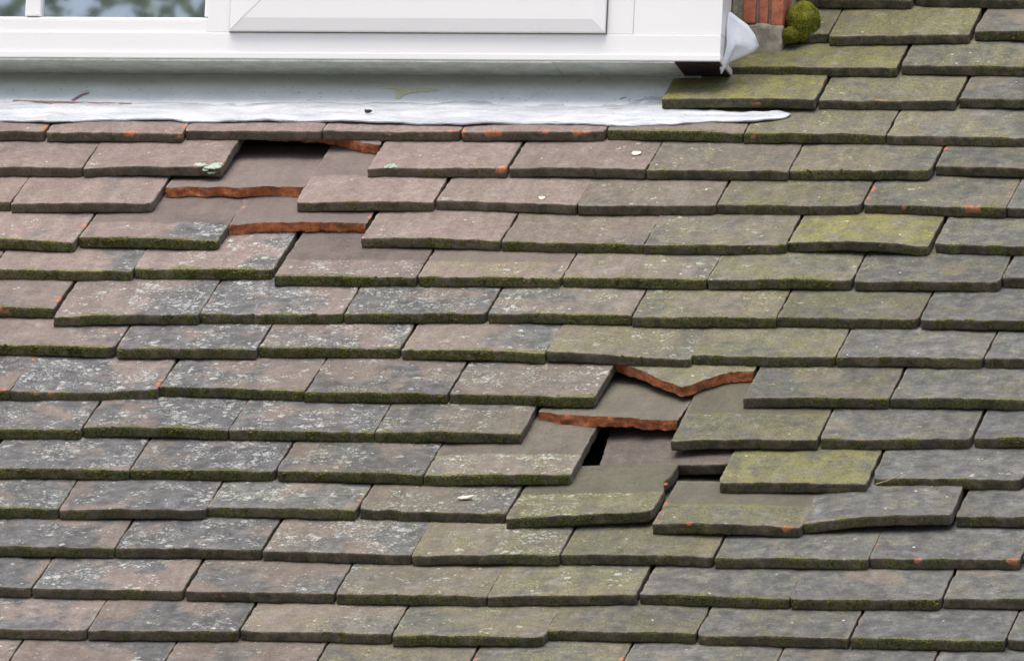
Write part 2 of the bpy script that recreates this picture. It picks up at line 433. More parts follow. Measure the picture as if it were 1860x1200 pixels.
# course letter, nominal height up the slope, tiles as (left corner u, tail offset, width, tail slant in degrees), metres
COURSES = [
 ('W', 1.0, [(0.1338, -0.0214, 0.1709, -0.6), (0.3046, -0.0143, 0.1647, -3.8)]),
 ('X', 0.9, [(0.0543, -0.0217, 0.1657, -0.5), (0.222, -0.0276, 0.1667, 3.3), (0.3917, -0.0137, 0.1677, -4.3)]),
 ('Y', 0.8, [(0.1065, -0.0161, 0.2099, 0.5), (0.3193, -0.0077, 0.1694, -2.6)]),
 ('Z', 0.7, [(0.053, -0.0152, 0.1823, 0.5), (0.2378, -0.005, 0.1621, 0.4), (0.4021, -0.0017, 0.1702, -3.9)]),
 ('A', 0.6, [(-0.8333, -0.0097, 0.1642, 0.5), (-0.6668, -0.0126, 0.1646, -0.2), (-0.5017, -0.0005, 0.1642, 0.5), (-0.3368, 0.001, 0.1646, -0.2), (-0.1715, 0.0003, 0.171, 1.2), (0.0004, 0.0061, 0.1632, -2.5), (0.1647, -0.0009, 0.1674, -0.9), (0.3334, -0.0036, 0.1682, -1.6)]),
 ('B', 0.5, [(-0.7708, -0.0093, 0.1687, -0.1), (-0.6008, -0.0096, 0.1647, 2.1), (-0.4318, -0.0056, 0.1671, 1.3), (-0.2628, -0.0017, 0.1642, 0.6), (-0.096, 0.0001, 0.1624, -0.9), (0.067, -0.0024, 0.167, -0.1), (0.2343, -0.0006, 0.1654, -0.8), (0.4021, 0.0137, 0.1687, -4.3)]),
 ('C', 0.4, [(-0.8383, 0.0002, 0.1716, -2.1), (-0.6652, -0.0101, 0.1673, 2.1), (-0.4953, -0.0017, 0.1648, 0.7), (-0.3303, 0.0023, 0.1628, 2.1), (-0.1656, 0.0085, 0.168, -4.2), (0.0018, 0.0002, 0.1628, 2.1), (0.1652, 0.0063, 0.1673, -0.7), (0.334, 0.0064, 0.1686, -4.1), (0.5025, 0.0004, 0.1681, -2.7)]),
 ('D', 0.3, [(-0.7364, -0.0115, 0.1691, -3.3), (-0.5653, -0.0029, 0.1652, -2.7), (-0.3986, -0.0006, 0.1615, 0.8), (-0.2341, 0.0058, 0.1645, -2.0), (-0.068, -0.002, 0.1675, -2.0), (0.1, -0.0077, 0.1642, 1.5), (0.2651, -0.0013, 0.1638, -2.7), (0.4333, 0.0011, 0.1674, -2.6)]),
 ('E', 0.2, [(-0.651, 0.0171, 0.1665, -0.5), (-0.4852, 0.0217, 0.1643, 0.9), (-0.3149, 0.0022, 0.1657, 0.2), (-0.1479, 0.0028, 0.1673, -0.5), (0.0203, 0.0035, 0.1682, -1.1), (0.1887, 0.0023, 0.1661, 0.2), (0.3563, 0.001, 0.1678, 0.3), (0.5248, 0.0137, 0.1687, -3.8), (-0.8184, 0.0165, 0.1666, -0.5)]),
 ('F', 0.1, [(-0.724, 0.0143, 0.1695, -1.0), (-0.5485, -0.0124, 0.1676, 3.7), (-0.381, 0.0005, 0.1661, 1.7), (-0.2143, 0.0054, 0.1639, 1.0), (-0.0491, 0.0082, 0.1665, -0.3), (0.1191, 0.0014, 0.165, 1.0), (0.2844, 0.0063, 0.1619, -1.8), (0.4478, -0.0007, 0.1664, -1.0)]),
 ('G', 0.0, [(-0.6317, 0.014, 0.1697, -1.5), (-0.4599, 0.0056, 0.1627, 1.1), (-0.2957, 0.0165, 0.1631, 0.4), (-0.1304, 0.0099, 0.1663, -2.9), (0.036, 0.0034, 0.1687, -4.8), (0.2032, 0.0047, 0.1646, -0.9), (0.3684, 0.0021, 0.167, -0.9), (0.5363, 0.0016, 0.1668, -2.2)]),
 ('H', -0.1, [(-0.7266, -0.0038, 0.1696, -1.4), (-0.5567, -0.0041, 0.1685, 3.2), (-0.3882, 0.0071, 0.1688, -4.0), (-0.218, -0.0046, 0.1632, -0.1), (-0.0535, -0.005, 0.1672, -2.7), (0.1155, -0.0071, 0.1626, 0.5), (0.2815, -0.0074, 0.1644, 0.6), (0.4471, -0.0058, 0.1658, -1.4)]),
 ('I', -0.2, [(-0.6201, -0.0074, 0.166, 0.6), (-0.4535, 0.0002, 0.1672, -1.3), (-0.2857, -0.0036, 0.166, -0.7), (-0.1185, -0.0054, 0.1657, 0.7), (0.0497, -0.0034, 0.164, -2.0), (0.219, -0.0183, 0.1635, 2.0), (0.3836, -0.0088, 0.1691, 2.0), (0.5548, -0.0011, 0.1634, -0.6)]),
 ('J', -0.3, [(-0.5439, -0.0079, 0.1663, 0.1), (-0.3768, -0.0057, 0.1641, -0.6), (-0.2111, -0.0091, 0.1674, -1.1), (-0.0425, -0.0124, 0.1646, 1.4), (0.1252, -0.0119, 0.1593, -0.6), (0.2892, -0.0263, 0.1658, 2.1), (0.4573, -0.0055, 0.1673, 0.2), (0.6264, -0.0049, 0.164, -1.1)]),
 ('K', -0.4, [(-0.6, -0.0077, 0.1636, 0.2), (-0.4351, -0.0071, 0.1643, 2.1), (-0.2715, 0.0045, 0.1684, -1.6), (-0.1014, 0.0034, 0.1676, -3.5), (0.0678, -0.0104, 0.1632, 7.3), (0.2343, -0.035, 0.1664, -2.2), (0.4005, -0.0197, 0.1627, 11.1), (0.5637, 0.0045, 0.1634, -1.0)]),
 ('L', -0.5, [(-0.5198, -0.0008, 0.166, 0.3), (-0.353, 0.002, 0.1638, -0.3), (-0.1872, -0.0025, 0.1671, -2.7), (-0.0194, -0.0086, 0.1637, 1.6), (0.1447, -0.0004, 0.1691, -0.8), (0.3162, -0.0063, 0.1688, 0.4), (0.4847, 0.0002, 0.166, 1.0), (0.6517, 0.0085, 0.1644, -2.1)]),
 ('M', -0.6, [(-0.5948, 0.0052, 0.1695, -1.9), (-0.4239, 0.0013, 0.168, -0.1), (-0.2532, -0.0008, 0.1663, -0.8), (-0.0853, -0.0047, 0.1685, -0.7), (0.0833, -0.0015, 0.1619, 4.2), (0.2476, 0.0051, 0.166, -3.2), (0.4134, -0.0005, 0.1656, 1.7), (0.5796, 0.008, 0.1666, -1.9)]),
 ('N', -0.7, [(-0.508, 0.0032, 0.1667, -0.0), (-0.3407, 0.0031, 0.1658, 1.2), (-0.1741, 0.0083, 0.1681, -1.8), (-0.0038, -0.0021, 0.1667, 1.2), (0.161, 0.0205, 0.1638, -1.3), (0.3266, 0.0134, 0.1656, -0.6), (0.4942, 0.01, 0.1674, -1.2), (0.6626, 0.0118, 0.1658, -3.0)]),
 ('O', -0.8, [(-0.5841, 0.0067, 0.1698, -1.1), (-0.4125, 0.0037, 0.1694, 0.1), (-0.2419, 0.0041, 0.1646, 0.7), (-0.0755, 0.0061, 0.1651, 0.7), (0.0914, 0.0081, 0.1638, 0.7), (0.2557, 0.0135, 0.1649, -0.5), (0.4218, 0.0121, 0.1673, 0.1), (0.5908, 0.0126, 0.1676, -1.0)]),
]

def poly(pts, x):
    return np.interp(x, [p[0] for p in pts], [p[1] for p in pts])

def tile_mesh(w, L, slant, cam_tail, cam_all, seed, cut=None, fade=0.0, th=TH, warp=0.0, rough=1.0):
    """returns verts, faces, flat faces, tail strip faces. x across, y up from the tail, z thickness."""
    r = random.Random(seed)
    e = [0.0, 0.0009, 0.003]
    nu = 40
    xs = e + list(np.linspace(0.006, w - 0.006, nu)) + [w - a for a in reversed(e)]
    ys = e + list(np.linspace(0.0055, min(0.125, L * 0.6), 22)) + list(np.linspace(min(0.125, L * 0.6), L, 11))[1:-1] + [L - 0.0012, L]
    nx, ny = len(xs), len(ys)
    X, Y = np.meshgrid(xs, ys)            # (ny, nx)
    x = X.ravel(); y = Y.ravel()
    # tail line
    so = seed * 3.7
    tail = np.tan(slant) * (x - w / 2)
    jag = 0.0012 * vnoise(np.c_[x * 60 + so, x * 0, x * 0 + 3], 1) + 0.0009 * vnoise(np.c_[x * 200 + so, x * 0, x * 0 + 8], 2)
    if cut:
        tail = poly(cut, x)
        jag = 0.0020 * vnoise(np.c_[x * 60 + so, x * 0, x * 0 + 3], 1) + 0.0022 * vnoise(np.c_[x * 240 + so, x * 0, x * 0 + 8], 2)
    tail = tail + jag
    yy = tail + y * (L - tail) / L if cut else y + tail * np.clip(1 - y / 0.12, 0, 1)
    # ragged sides
    sj = 0.0007 * vnoise(np.c_[yy * 70 + so, yy * 0 + 5, yy * 0], 3) + 0.0005 * vnoise(np.c_[yy * 260 + so, yy * 0 + 9, yy * 0], 4)
    lw = np.clip(1 - x / 0.01, 0, 1); rw = np.clip(1 - (w - x) / 0.01, 0, 1)
    xx = x + sj * lw + 0.8 * sj[::-1] * rw
    # knocked corners at the tail
    for cx in (0, w):
        c = r.uniform(0.0005, 0.0028) if r.random() < 0.8 else 0.006
        if cut: c = 0.001
        d = np.hypot(xx - cx, yy - tail)
        k = np.clip(1 - d / (c * 2.2), 0, 1) ** 1.2
        yy = yy + k * c * 0.45
        xx = xx + (1 if cx == 0 else -1) * k * c * 0.40
    q = 2 * xx / w - 1
    shape = cam_tail * (1 - q * q) * np.clip(1 - yy / 0.16, 0, 1) + cam_all * (1 - q * q) + warp * q * np.clip(1 - yy / 0.2, 0, 1)
    sag = -0.0012 * rough * r.uniform(0, 1) * (yy / 0.1) ** 1.0 * 0
    P3 = np.c_[xx * 16 + so, yy * 16, xx * 0]
    sur = 0.0005 * vnoise(P3, 5) + 0.0004 * vnoise(P3 * 4, 6) + 0.00018 * vnoise(P3 * 16, 7)
    z = th + shape + sag + sur
    per = (x <= 1e-9) | (x >= w - 1e-9) | (y <= 1e-9) | (y >= L - 1e-9)
    chipn = np.clip(vnoise(np.c_[xx * 130 + so, yy * 130, xx * 0 + 4], 9), 0, 1)
    if not cut:
        z[per] -= 0.0007 + 0.0011 * chipn[per]
        ring = ((abs(x - 0.0009) < 1e-9) | (abs(y - 0.0009) < 1e-9) | (abs(x - (w - 0.0009)) < 1e-9)) & ~per
        z[ring] -= 0.0001 + 0.0006 * chipn[ring] ** 2
    else:
        z[per] -= 0.0003
    verts = [tuple(v) for v in np.c_[xx, yy, z]]
    faces = []
    for j in range(ny - 1):
        for i in range(nx - 1):
            a = j * nx + i
            faces.append((a, a + 1, a + 1 + nx, a + nx))
    # perimeter loop, counter-clockwise seen from above
    loop = [i for i in range(nx)] + [j * nx + nx - 1 for j in range(1, ny)] + \
           [(ny - 1) * nx + i for i in range(nx - 2, -1, -1)] + [j * nx for j in range(ny - 2, 0, -1)]
    levels = (0.82, 0.6, 0.38, 0.16, 0.0) if not cut else (0.9, 0.76, 0.62, 0.48, 0.34, 0.2, 0.08, 0.0)
    prev = loop
    tail_faces = []
    base = verts
    cenx, ceny = w / 2, L / 2
    bot = None
    for li, lv in enumerate(levels):
        cur = []
        for n_, idx in enumerate(loop):
            vx, vy, vz = base[idx]
            zb = lv * (vz - float(shape[idx])) + float(shape[idx])
            ox = oy = 0.0
            nz = 0.0007 if not cut else 0.0012
            a = nz * float(vnoise(np.array([[vx * 260 + so, vy * 260, lv * 3.1]]), 11)[0])
            if cut: a = 0.0017 * float(vnoise(np.array([[vx * 110 + so, lv * 1.6, 5.0]]), 12)[0]) + 0.0014 * float(vnoise(np.array([[vx * 330 + so, lv * 4.1, 1.0]]), 13)[0])
            if x[idx] <= 1e-9: ox = a
            elif x[idx] >= w - 1e-9: ox = a
            if y[idx] <= 1e-9: oy = (a - 0.0004) if not cut else (a * min(1.0, (1 - lv) * 4) + 0.0016 * (1 - lv) * (0.4 + 0.7 * float(vnoise(np.array([[vx * 45 + so, 0.0, 9.0]]), 14)[0])))
            if lv == 0.0 and not cut:
                if y[idx] <= 1e-9: oy += 0.0003
            cur.append(len(verts)); verts.append((vx + ox, vy + oy, zb))
        for n_ in range(len(loop)):
            b = (n_ + 1) % len(loop)
            f = (prev[n_], cur[n_], cur[b], prev[b])
            if cut and n_ < nx - 1: tail_faces.append(f)
            else: faces.append(f)
        prev = cur
    faces.append(tuple(reversed(prev)))
    return verts, faces, [len(faces) - 1], tail_faces

def split(verts, faces):
    used = sorted({i for f in faces for i in f}); mp = {a: b for b, a in enumerate(used)}
    return [verts[i] for i in used], [tuple(mp[i] for i in f) for f in faces]

ICO = None
def ico():
    global ICO
    if ICO is None:
        bm = bmesh.new(); bmesh.ops.create_icosphere(bm, subdivisions=1, radius=1)
        ICO = (np.array([v.co[:] for v in bm.verts]), [tuple(v.index for v in f.verts) for f in bm.faces]); bm.free()
    return ICO

def lumps(pts, seed):
    """pts: (x, y, z, rx, ry, rz)"""
    V, F = ico(); vs = []; fs = []
    rr = np.random.RandomState(seed % 100000)
    for (x, y, z, a, b, c) in pts:
        o = len(vs)
        k = V * np.array([a, b, c]) * (1 + 0.28 * rr.randn(len(V), 1)) + np.array([x, y, z])
        vs.extend(map(tuple, k)); fs.extend(tuple(i + o for i in f) for f in F)
    return vs, fs

def clamp(x, a=0.0, b=1.0): return max(a, min(b, x))
def lerp(t, pts): return float(np.interp(t, [p[0] for p in pts], [p[1] for p in pts]))

ROWIX = {c[0]: i for i, c in enumerate(COURSES)}
def wear(row, i, u, v, w):
    """weathering of a tile from where it lies on the roof"""
    xc = u + w / 2 - 0.42 * v * 0.40        # follows the photograph's left-right
    k = ROWIX[row]
    r = random.Random(k * 50 + i)
    j = lambda a: r.uniform(-a, a)
    if row in 'WXYZ':
        pink = 0.05; lichen = 0.06; stain = lerp(u, [(0.1, 0.0), (0.35, 0.75)]); algae = lerp(u, [(0.05, 1.0), (0.25, 0.75), (0.4, 0.3)]); moss = 0.35
    else:
        hi = lerp(k, [(4, 1), (7, 1), (9, 0.5), (13, 0.30), (18, 0.55)])
        pink = hi * lerp(xc, [(-0.2, 1), (0.15, 0.12), (0.7, 0.10)])
        if k > 7: pink += 0.15
        left_l = lerp(k, [(4, 0.02), (6, 0.05), (7, 0.30), (8, 0.62), (9, 0.80), (10, 0.80), (13, 0.78), (15, 0.70), (17, 0.50), (18, 0.42)])
        mid_l = lerp(k, [(4, 0.25), (5, 0.35), (8, 0.55), (10, 0.60), (14, 0.85), (16, 0.70), (18, 0.40)])
        lichen = lerp(xc, [(-0.25, left_l), (0.05, mid_l), (0.22, mid_l * 0.7), (0.36, 0.12), (0.8, 0.08)])
        algae = lerp(xc, [(-0.3, 0.05), (-0.05, 0.30), (0.12, 0.62), (0.30, 0.70), (0.45, 0.42), (0.7, 0.30)])
        stain = lerp(xc, [(-0.7, lerp(k, [(4, 0.02), (7, 0.12), (8, 0.45), (10, 0.6), (14, 0.7), (18, 0.5)])),
                          (-0.2, lerp(k, [(4, 0.0), (7, 0.10), (9, 0.5), (14, 0.8), (18, 0.5)])),
                          (0.1, 0.30), (0.30, 0.50), (0.5, 0.95), (0.8, 1.0)])
        moss = lerp(k, [(4, 0.05), (6, 0.15), (7, 0.6), (10, 0.75), (13, 0.65), (16, 0.4), (18, 0.3)])
        if xc > 0.1: moss = 0.52
    return dict(pink=clamp(pink + j(0.12)), stain=clamp(stain + j(0.12)), lichen=clamp(lichen + j(0.12)), algae=clamp(algae + j(0.12)),
                moss=clamp(moss + j(0.2)), chip=0.8 * r.random() ** 3)

ROWNAME = {'W': 'topmost course at the right', 'X': 'second course from the top right', 'Y': 'third course from the top right',
           'Z': 'fourth course from the top right', 'A': 'first course below the white flashing', 'B': 'second course below the flashing',
           'C': 'third course below the flashing', 'D': 'fourth course below the flashing', 'E': 'fifth course below the flashing',
           'F': 'sixth course below the flashing', 'G': 'seventh course below the flashing', 'H': 'eighth course from the bottom',
           'I': 'seventh course from the bottom', 'J': 'sixth course from the bottom', 'K': 'fifth course from the bottom',
           'L': 'fourth course from the bottom', 'M': 'third course from the bottom', 'N': 'second course from the bottom', 'O': 'bottom course'}
ORD = ['leftmost', 'second from left', 'third from left', 'fourth from left', 'fifth from left', 'sixth from left', 'seventh from left', 'eighth from left', 'ninth from left']

def looks(p):
    if p['algae'] > 0.62 and p['lichen'] < 0.4: return 'olive algae-covered tile'
    if p['stain'] > 0.72 and p['lichen'] < 0.35: return 'dark slate-grey tile'
    if p['lichen'] > 0.62: return 'grey lichen-spotted tile'
    if p['pink'] > 0.65: return 'smooth pinkish-brown tile'
    if p['lichen'] > 0.35: return 'grey-green lightly speckled tile'
    return 'dull grey-brown tile'

SPECIAL = {  # (row, index): overrides
 ('A', 0): dict(chip=0.8), ('A', 1): dict(chip=0.9), ('A', 3): dict(chip=0.95), ('A', 4): dict(pink=1.0, chip=1.0),
 ('A', 5): dict(moss=0.9), ('A', 6): dict(algae=0.6),
 ('B', 1): dict(label='pinkish-brown tile with a pale mint lichen patch at its right corner, left of upper hole', camt=0.002),
 ('B', 2): dict(cut=[(0.0, 0.140), (0.035, 0.134), (0.074, 0.128), (0.107, 0.118), (0.138, 0.098), (0.168, 0.082)], moss=0, dirt=0.1,
                label='broken tile remnant with curved orange edge tucked under the first course'),
 ('B', 3): dict(chip=0.5, label='pinkish-brown tile at the right of the upper hole, small lichen tuft at its corner'),
 ('B', 7): dict(camt=0.001), ('B', 6): dict(warpz=0.001),
 ('C', 1): dict(label='smooth pinkish-brown tile with grey lichened right edge, left of the upper broken tile', lichen=0.2),
 ('C', 2): dict(dip=0.06, cut=[(0.0, 0.0587), (0.062, 0.0581), (0.09, 0.0545), (0.117, 0.0615), (0.168, 0.0624)], moss=0, dirt=0.15, expo=0.0, camt=0.0005,
                label='snapped tile with straight orange broken edge, upper one of the two at left'),
 ('C', 3): dict(expo=0.1, label='smooth mauve-brown tile bared to its head right of the upper orange break', pink=0.9, stain=0, algae=0.05),
 ('C', 7): dict(chip=0.9, label='slate-grey tile with orange chipped left corner, in the third course below the flashing'),
 ('D', 1): dict(label='tile with white lichen rosettes and green mossy edge, beside the lower left orange break', lichen=0.55, moss=1.0, stain=0.40, expo=0.062, skew=1.2),
 ('D', 2): dict(cut=[(0.0, 0.0508), (0.034, 0.0600), (0.085, 0.0640), (0.168, 0.0629)], moss=0, dirt=0.1, expo=0.0, camt=0.001,
                label='snapped tile with arched orange broken edge, lower one of the two at left'),
 ('D', 3): dict(chip=0.6, label='pinkish-brown tile with orange scratches, right of the lower left orange break'),
 ('D', 6): dict(camt=0.0045, algae=0.95, stain=0.4, label='bowed yellow-green mottled tile in the fourth course below the flashing'),
 ('E', 2): dict(expo=0.06, lichen=0.8, moss=0.9, pink=0.7), ('E', 3): dict(expo=0.058, lichen=0.45, algae=0.5, pink=0.9), 
 ('F', 1): dict(lichen=0.8, skew=0.7, stain=0.35), ('E', 0): dict(lichen=0.2, skew=0.9, stain=0.2), ('E', 1): dict(lichen=0.72, moss=1.0), ('F', 0): dict(lichen=0.25, stain=0.2), ('G', 0): dict(lichen=0.3, stain=0.25, skew=0.5), ('F', 3): dict(lichen=0.95, stain=0.6), ('G', 2): dict(lichen=0.95), ('G', 3): dict(lichen=0.4, pink=0.5),
 ('H', 0): dict(chip=0.9), ('H', 1): dict(camt=-0.003), ('I', 1): dict(camt=0.002),
 ('G', 4): dict(warpz=-0.002), ('G', 6): dict(),
 ('H', 4): dict(lichen=0.8, algae=0.3, label='grey tile with dense pale speckle left of the pointed broken tile'),
 ('H', 5): dict(cut=[(-0.01, 0.121), (0.0218, 0.0954), (0.0607, 0.0542), (0.0926, 0.0265), (0.116, 0.0598), (0.1376, 0.0798), (0.17, 0.088)], moss=0.1, dirt=0.5,
                lichen=0.3, algae=0.8, label='broken tile ending in a downward orange point, above the lower hole'),
 ('I', 3): dict(lichen=0.7, label='grey speckled tile at the left end of the lower straight orange break'),
 ('I', 4): dict(dip=0.05, cut=[(0.0, 0.078), (0.05, 0.0626), (0.093, 0.0583), (0.112, 0.0570), (0.124, 0.0500), (0.165, 0.0511)], moss=0, dirt=0.35, expo=0.0, lichen=0.0, stain=0.0, pink=0.1, algae=0.55,
                label='snapped tile with long ragged orange edge in the middle of the lower hole'),
 ('I', 5): dict(expo=0.088, algae=0.8, camt=0.002, label='olive-mottled tile at the right of the lower hole, under the pointed break'),
 ('J', 3): dict(expo=0.070, lichen=0.8, label='grey lichened tile with bare brown upper corner, left of the dark lower hole', warpz=0.001),
 ('J', 4): dict(tone=0.62, skew=0, lichen=0.0, pink=0.45, algae=0.05, stain=0.0, moss=0, label='clean brown tile lying deep in shade inside the lower hole'),  # low tone darkens the brown clay, standing in for the hole's shade
 ('J', 5): dict(algae=0.9, camt=0.001, label='olive-mottled tile sitting high at the right edge of the lower hole', lichen=0.1),
 ('K', 3): dict(lichen=0.8), 
 ('K', 4): dict(lift=0.0, label='short displaced tile with chipped orange right edge, lying across the foot of the lower hole', lichen=0.75, expo=0.073, algae=0.85, pink=0.1, chip=0.45),
 ('K', 5): dict(expo=0.068, algae=0.75, camt=0.003, lichen=0.15, label='tile slipped below its neighbours under the lower hole, yellow line across it'),
 ('K', 6): dict(tilt=True, camt=0.004, label='dark grey tile raised at its right end with a stalk caught above it'),
 ('L', 6): dict(chip=0.9, label='dark slate-grey tile with orange chipped corners, fourth course from the bottom'),
 ('E', 8): dict(label='sliver of a tile showing at the left photo edge, fifth course below the flashing'), ('Z', 0): dict(lift=0.003, algae=1.0, stain=0.1, label='yellow-green algae-covered tile lapped over the right end of the flashing', chip=0.9),
 ('Y', 0): dict(algae=0.95, stain=0.1, label='wide yellow-green tile running beneath the little brick pier'),
 ('X', 0): dict(algae=0.8, label='algae-covered tile beside the moss cushion and brick pier'),
 ('N', 4): dict(camt=0.001), ('N', 6): dict(chip=0.6), ('M', 7): dict(chip=0.5),
}

GROUP = 'clay tiles laid in courses on the roof'
def build_tile(row, i, vk, t):
    u, dv, w, ang = t
    k = ROWIX[row]
    sp = dict(SPECIAL.get((row, i), {}))
    p = wear(row, i, u, vk, w)
    for q in ('pink', 'stain', 'lichen', 'algae', 'moss', 'chip'):
        if q in sp: p[q] = sp[q]
    seed = k * 40 + i + 1
    r = random.Random(seed * 13)
    a = math.radians(ang)
    rz = max(-0.012, min(0.012, a * 0.35))
    slant = max(-0.10, min(0.10, a - rz))
    lift = sp.get('lift', 0.0); ry = 0.0; rx = -TILT
    L = LEN * r.uniform(0.985, 1.01)
    wm = w - 0.0007
    v = vk + dv
    if sp.get('tilt'):            # raised at one end instead of skewed
        rz = 0.035; slant = 0.085; ry = -math.atan(0.0045 / w); lift = 0.0
        v = vk + dv + 0.002
    if row == 'A' and u < 0.0: L = 0.150
    if row == 'W': L = 0.16
    if (row, i) == ('K', 5): L = 0.150
    cut = sp.get('cut')
    dip = sp.get('dip', 0.0)
    if dip: rx -= dip; v_dip = 0.055 * dip
    warp = sp.get('warpz', 0.0)
    camt = sp.get('camt', r.uniform(-0.0008, 0.0018))
    n = -dv * math.tan(TILT) + lift + (v_dip if dip else 0.0)
    if cut:
        cut = [(x_, y_ - dv * 0) for x_, y_ in cut]; slant = 0
        cut = [(x_, y_ - dv) for x_, y_ in cut]
    if row == 'J' and i == 4:     # slipped sideways, tail snapped off square
        u, w, wm = 0.1415, 0.150, 0.149
        v = -0.2540; n = -0.020; rz = 0.085; L = 0.190; slant = -0.185; ry = -0.066
    if row == 'K' and i == 4:     # short, thrown up onto the tile behind
        u, v, wm = 0.0678, -0.4122, 0.1625
        rz = -0.03; slant = 0.115; n = 0.0012
        L = 0.172; ry = -0.045
    verts, faces, flat, tailf = tile_mesh(wm, L, slant, camt, r.uniform(0.0, 0.0006), seed, cut, warp=warp)
    if row == 'K' and i == 4:     # head end snapped off at a slant
        vv = np.array(verts)
        f = np.clip((vv[:, 1] - 0.04) / (L - 0.04), 0, 1)
        vv[:, 1] += f * 0.004 * (vv[:, 0] / wm - 0.45) + f * 0.0015 * vnoise(np.c_[vv[:, 0] * 80, vv[:, 0] * 0, vv[:, 0] * 0], 2)
        bite = np.exp(-((vv[:, 1] - 0.108) / 0.015) ** 2) * np.clip((vv[:, 0] - wm + 0.012) / 0.012, 0, 1)
        vv[:, 0] -= bite * 0.0055
        vv[:, 0] -= np.clip((vv[:, 0] - wm + 0.02) / 0.02, 0, 1) * f * 0.004
        verts = [tuple(q) for q in vv]
    o = mesh_obj('clay_tile', *(split(verts, faces) if cut else (verts, faces)), M_TILE, flat=flat)
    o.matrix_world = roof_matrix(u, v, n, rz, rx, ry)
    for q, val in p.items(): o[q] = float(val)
    o['expo'] = float(sp.get('expo', 0.5))
    o['width'] = float(wm)
    o['skew'] = float(sp.get('skew', r.uniform(-0.45, 0.6)))
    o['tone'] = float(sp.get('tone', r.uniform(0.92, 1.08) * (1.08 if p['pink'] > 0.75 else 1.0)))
    pos = sorted(q[0] for q in COURSES[k][2]).index(t[0])
    lab = sp.get('label') or f"{looks(p)}, {ORD[pos]} in {ROWNAME[row]}"
    assert 4 <= len(lab.split()) <= 16, lab
    tag(o, lab, 'roof tile', GROUP)
    if cut:
        b = mesh_obj('broken_edge', *split(verts, tailf), M_FRAC, o)
        b['dirt'] = float(sp.get('dirt', 0.8))
        if not (row == 'J'): b['label'] = 'raw orange broken clay edge'
    # tufts of moss on the tail face and arris
    if p['moss'] > 0.3 and not cut:
        yell = p['moss']
        pts = []
        N = int(190 * (p['moss'] - 0.2))
        for q in range(N):
            x = r.uniform(0.004, wm - 0.004)
            dens = vnoise(np.array([[x * 38 + seed * 7, 0.5, 0.5]]), 21)[0] + 0.7 * vnoise(np.array([[x * 120 + seed, 3, 0.5]]), 22)[0]
            if dens < 0.55 - p['moss'] * 0.5: continue
            c = 1 - (2 * x / wm - 1) ** 2
            zt = TH + camt * c
            h = r.random() ** 0.7
            s = r.uniform(0.0006, 0.0016)
            y = math.tan(slant) * (x - wm / 2) - 0.0004
            if h > 0.9: y += r.uniform(0, 0.004)
            pts.append((x, y, camt * c + 0.0015 + (TH - 0.0018) * h, s * 1.7, s * 0.9, s))
        if len(pts) > 12:
            vs, fs = lumps(pts, seed)
            mesh_obj('moss_fringe', vs, fs, M_MOSS, o)['kind'] = 'stuff'
    return o

TILES = {}
for row, vk, ts in COURSES:
    for i, t in enumerate(ts):
        TILES[(row, i)] = build_tile(row, i, vk, t)

def crust(parent, blobs, seed, name='lichen_patch', mat=None):
    """thin crust of overlapping flat lobes lying on a tile"""
    r = random.Random(seed); pts = []
    for (x, y, z, rad, nn) in blobs:
        for q in range(nn):
            a = r.uniform(0, 6.28); d = rad * math.sqrt(r.random())
            pts.append((x + d * math.cos(a), y + d * math.sin(a) * 0.8, z, rad * r.uniform(0.16, 0.32), rad * r.uniform(0.16, 0.32), 0.0008))
    vs, fs = lumps(pts, seed)
    o = mesh_obj(name, vs, fs, mat or M_LICHEN, parent)
    return o
c = crust(TILES[('B', 1)], [(0.152, 0.007, TH, 0.0065, 120), (0.154, 0.004, TH, 0.009, 90), (0.138, 0.010, TH + .0008, 0.0075, 70), (0.158, 0.014, TH, 0.006, 60), (0.153, -0.0006, TH * 0.55, 0.0050, 70), (0.146, -0.0004, TH * 0.8, 0.0040, 40)], 3)
c['label'] = 'pale mint-green lichen patch'
c = crust(TILES[('B', 1)], [(0.030, 0.010, TH, 0.008, 30), (0.045, 0.004, TH, 0.004, 16), (0.012, 0.014, TH, 0.006, 14)], 4)
crust(TILES[('B', 3)], [(0.026, 0.006, TH, 0.008, 26)], 5)
crust(TILES[('C', 4)], [(0.010, 0.010, TH, 0.006, 20)], 6)
crust(TILES[('D', 1)], [(0.158, 0.040, TH, 0.005, 20)], 7)
crust(TILES[('H', 5)], [(0.088, 0.040, TH, 0.004, 12)], 8)
crust(TILES[('K', 4)], [(0.1560, 0.104, TH - 0.001, 0.0045, 60)], 12, 'spalled_chip', M_FRAC)['label'] = 'orange chip in the tile edge'

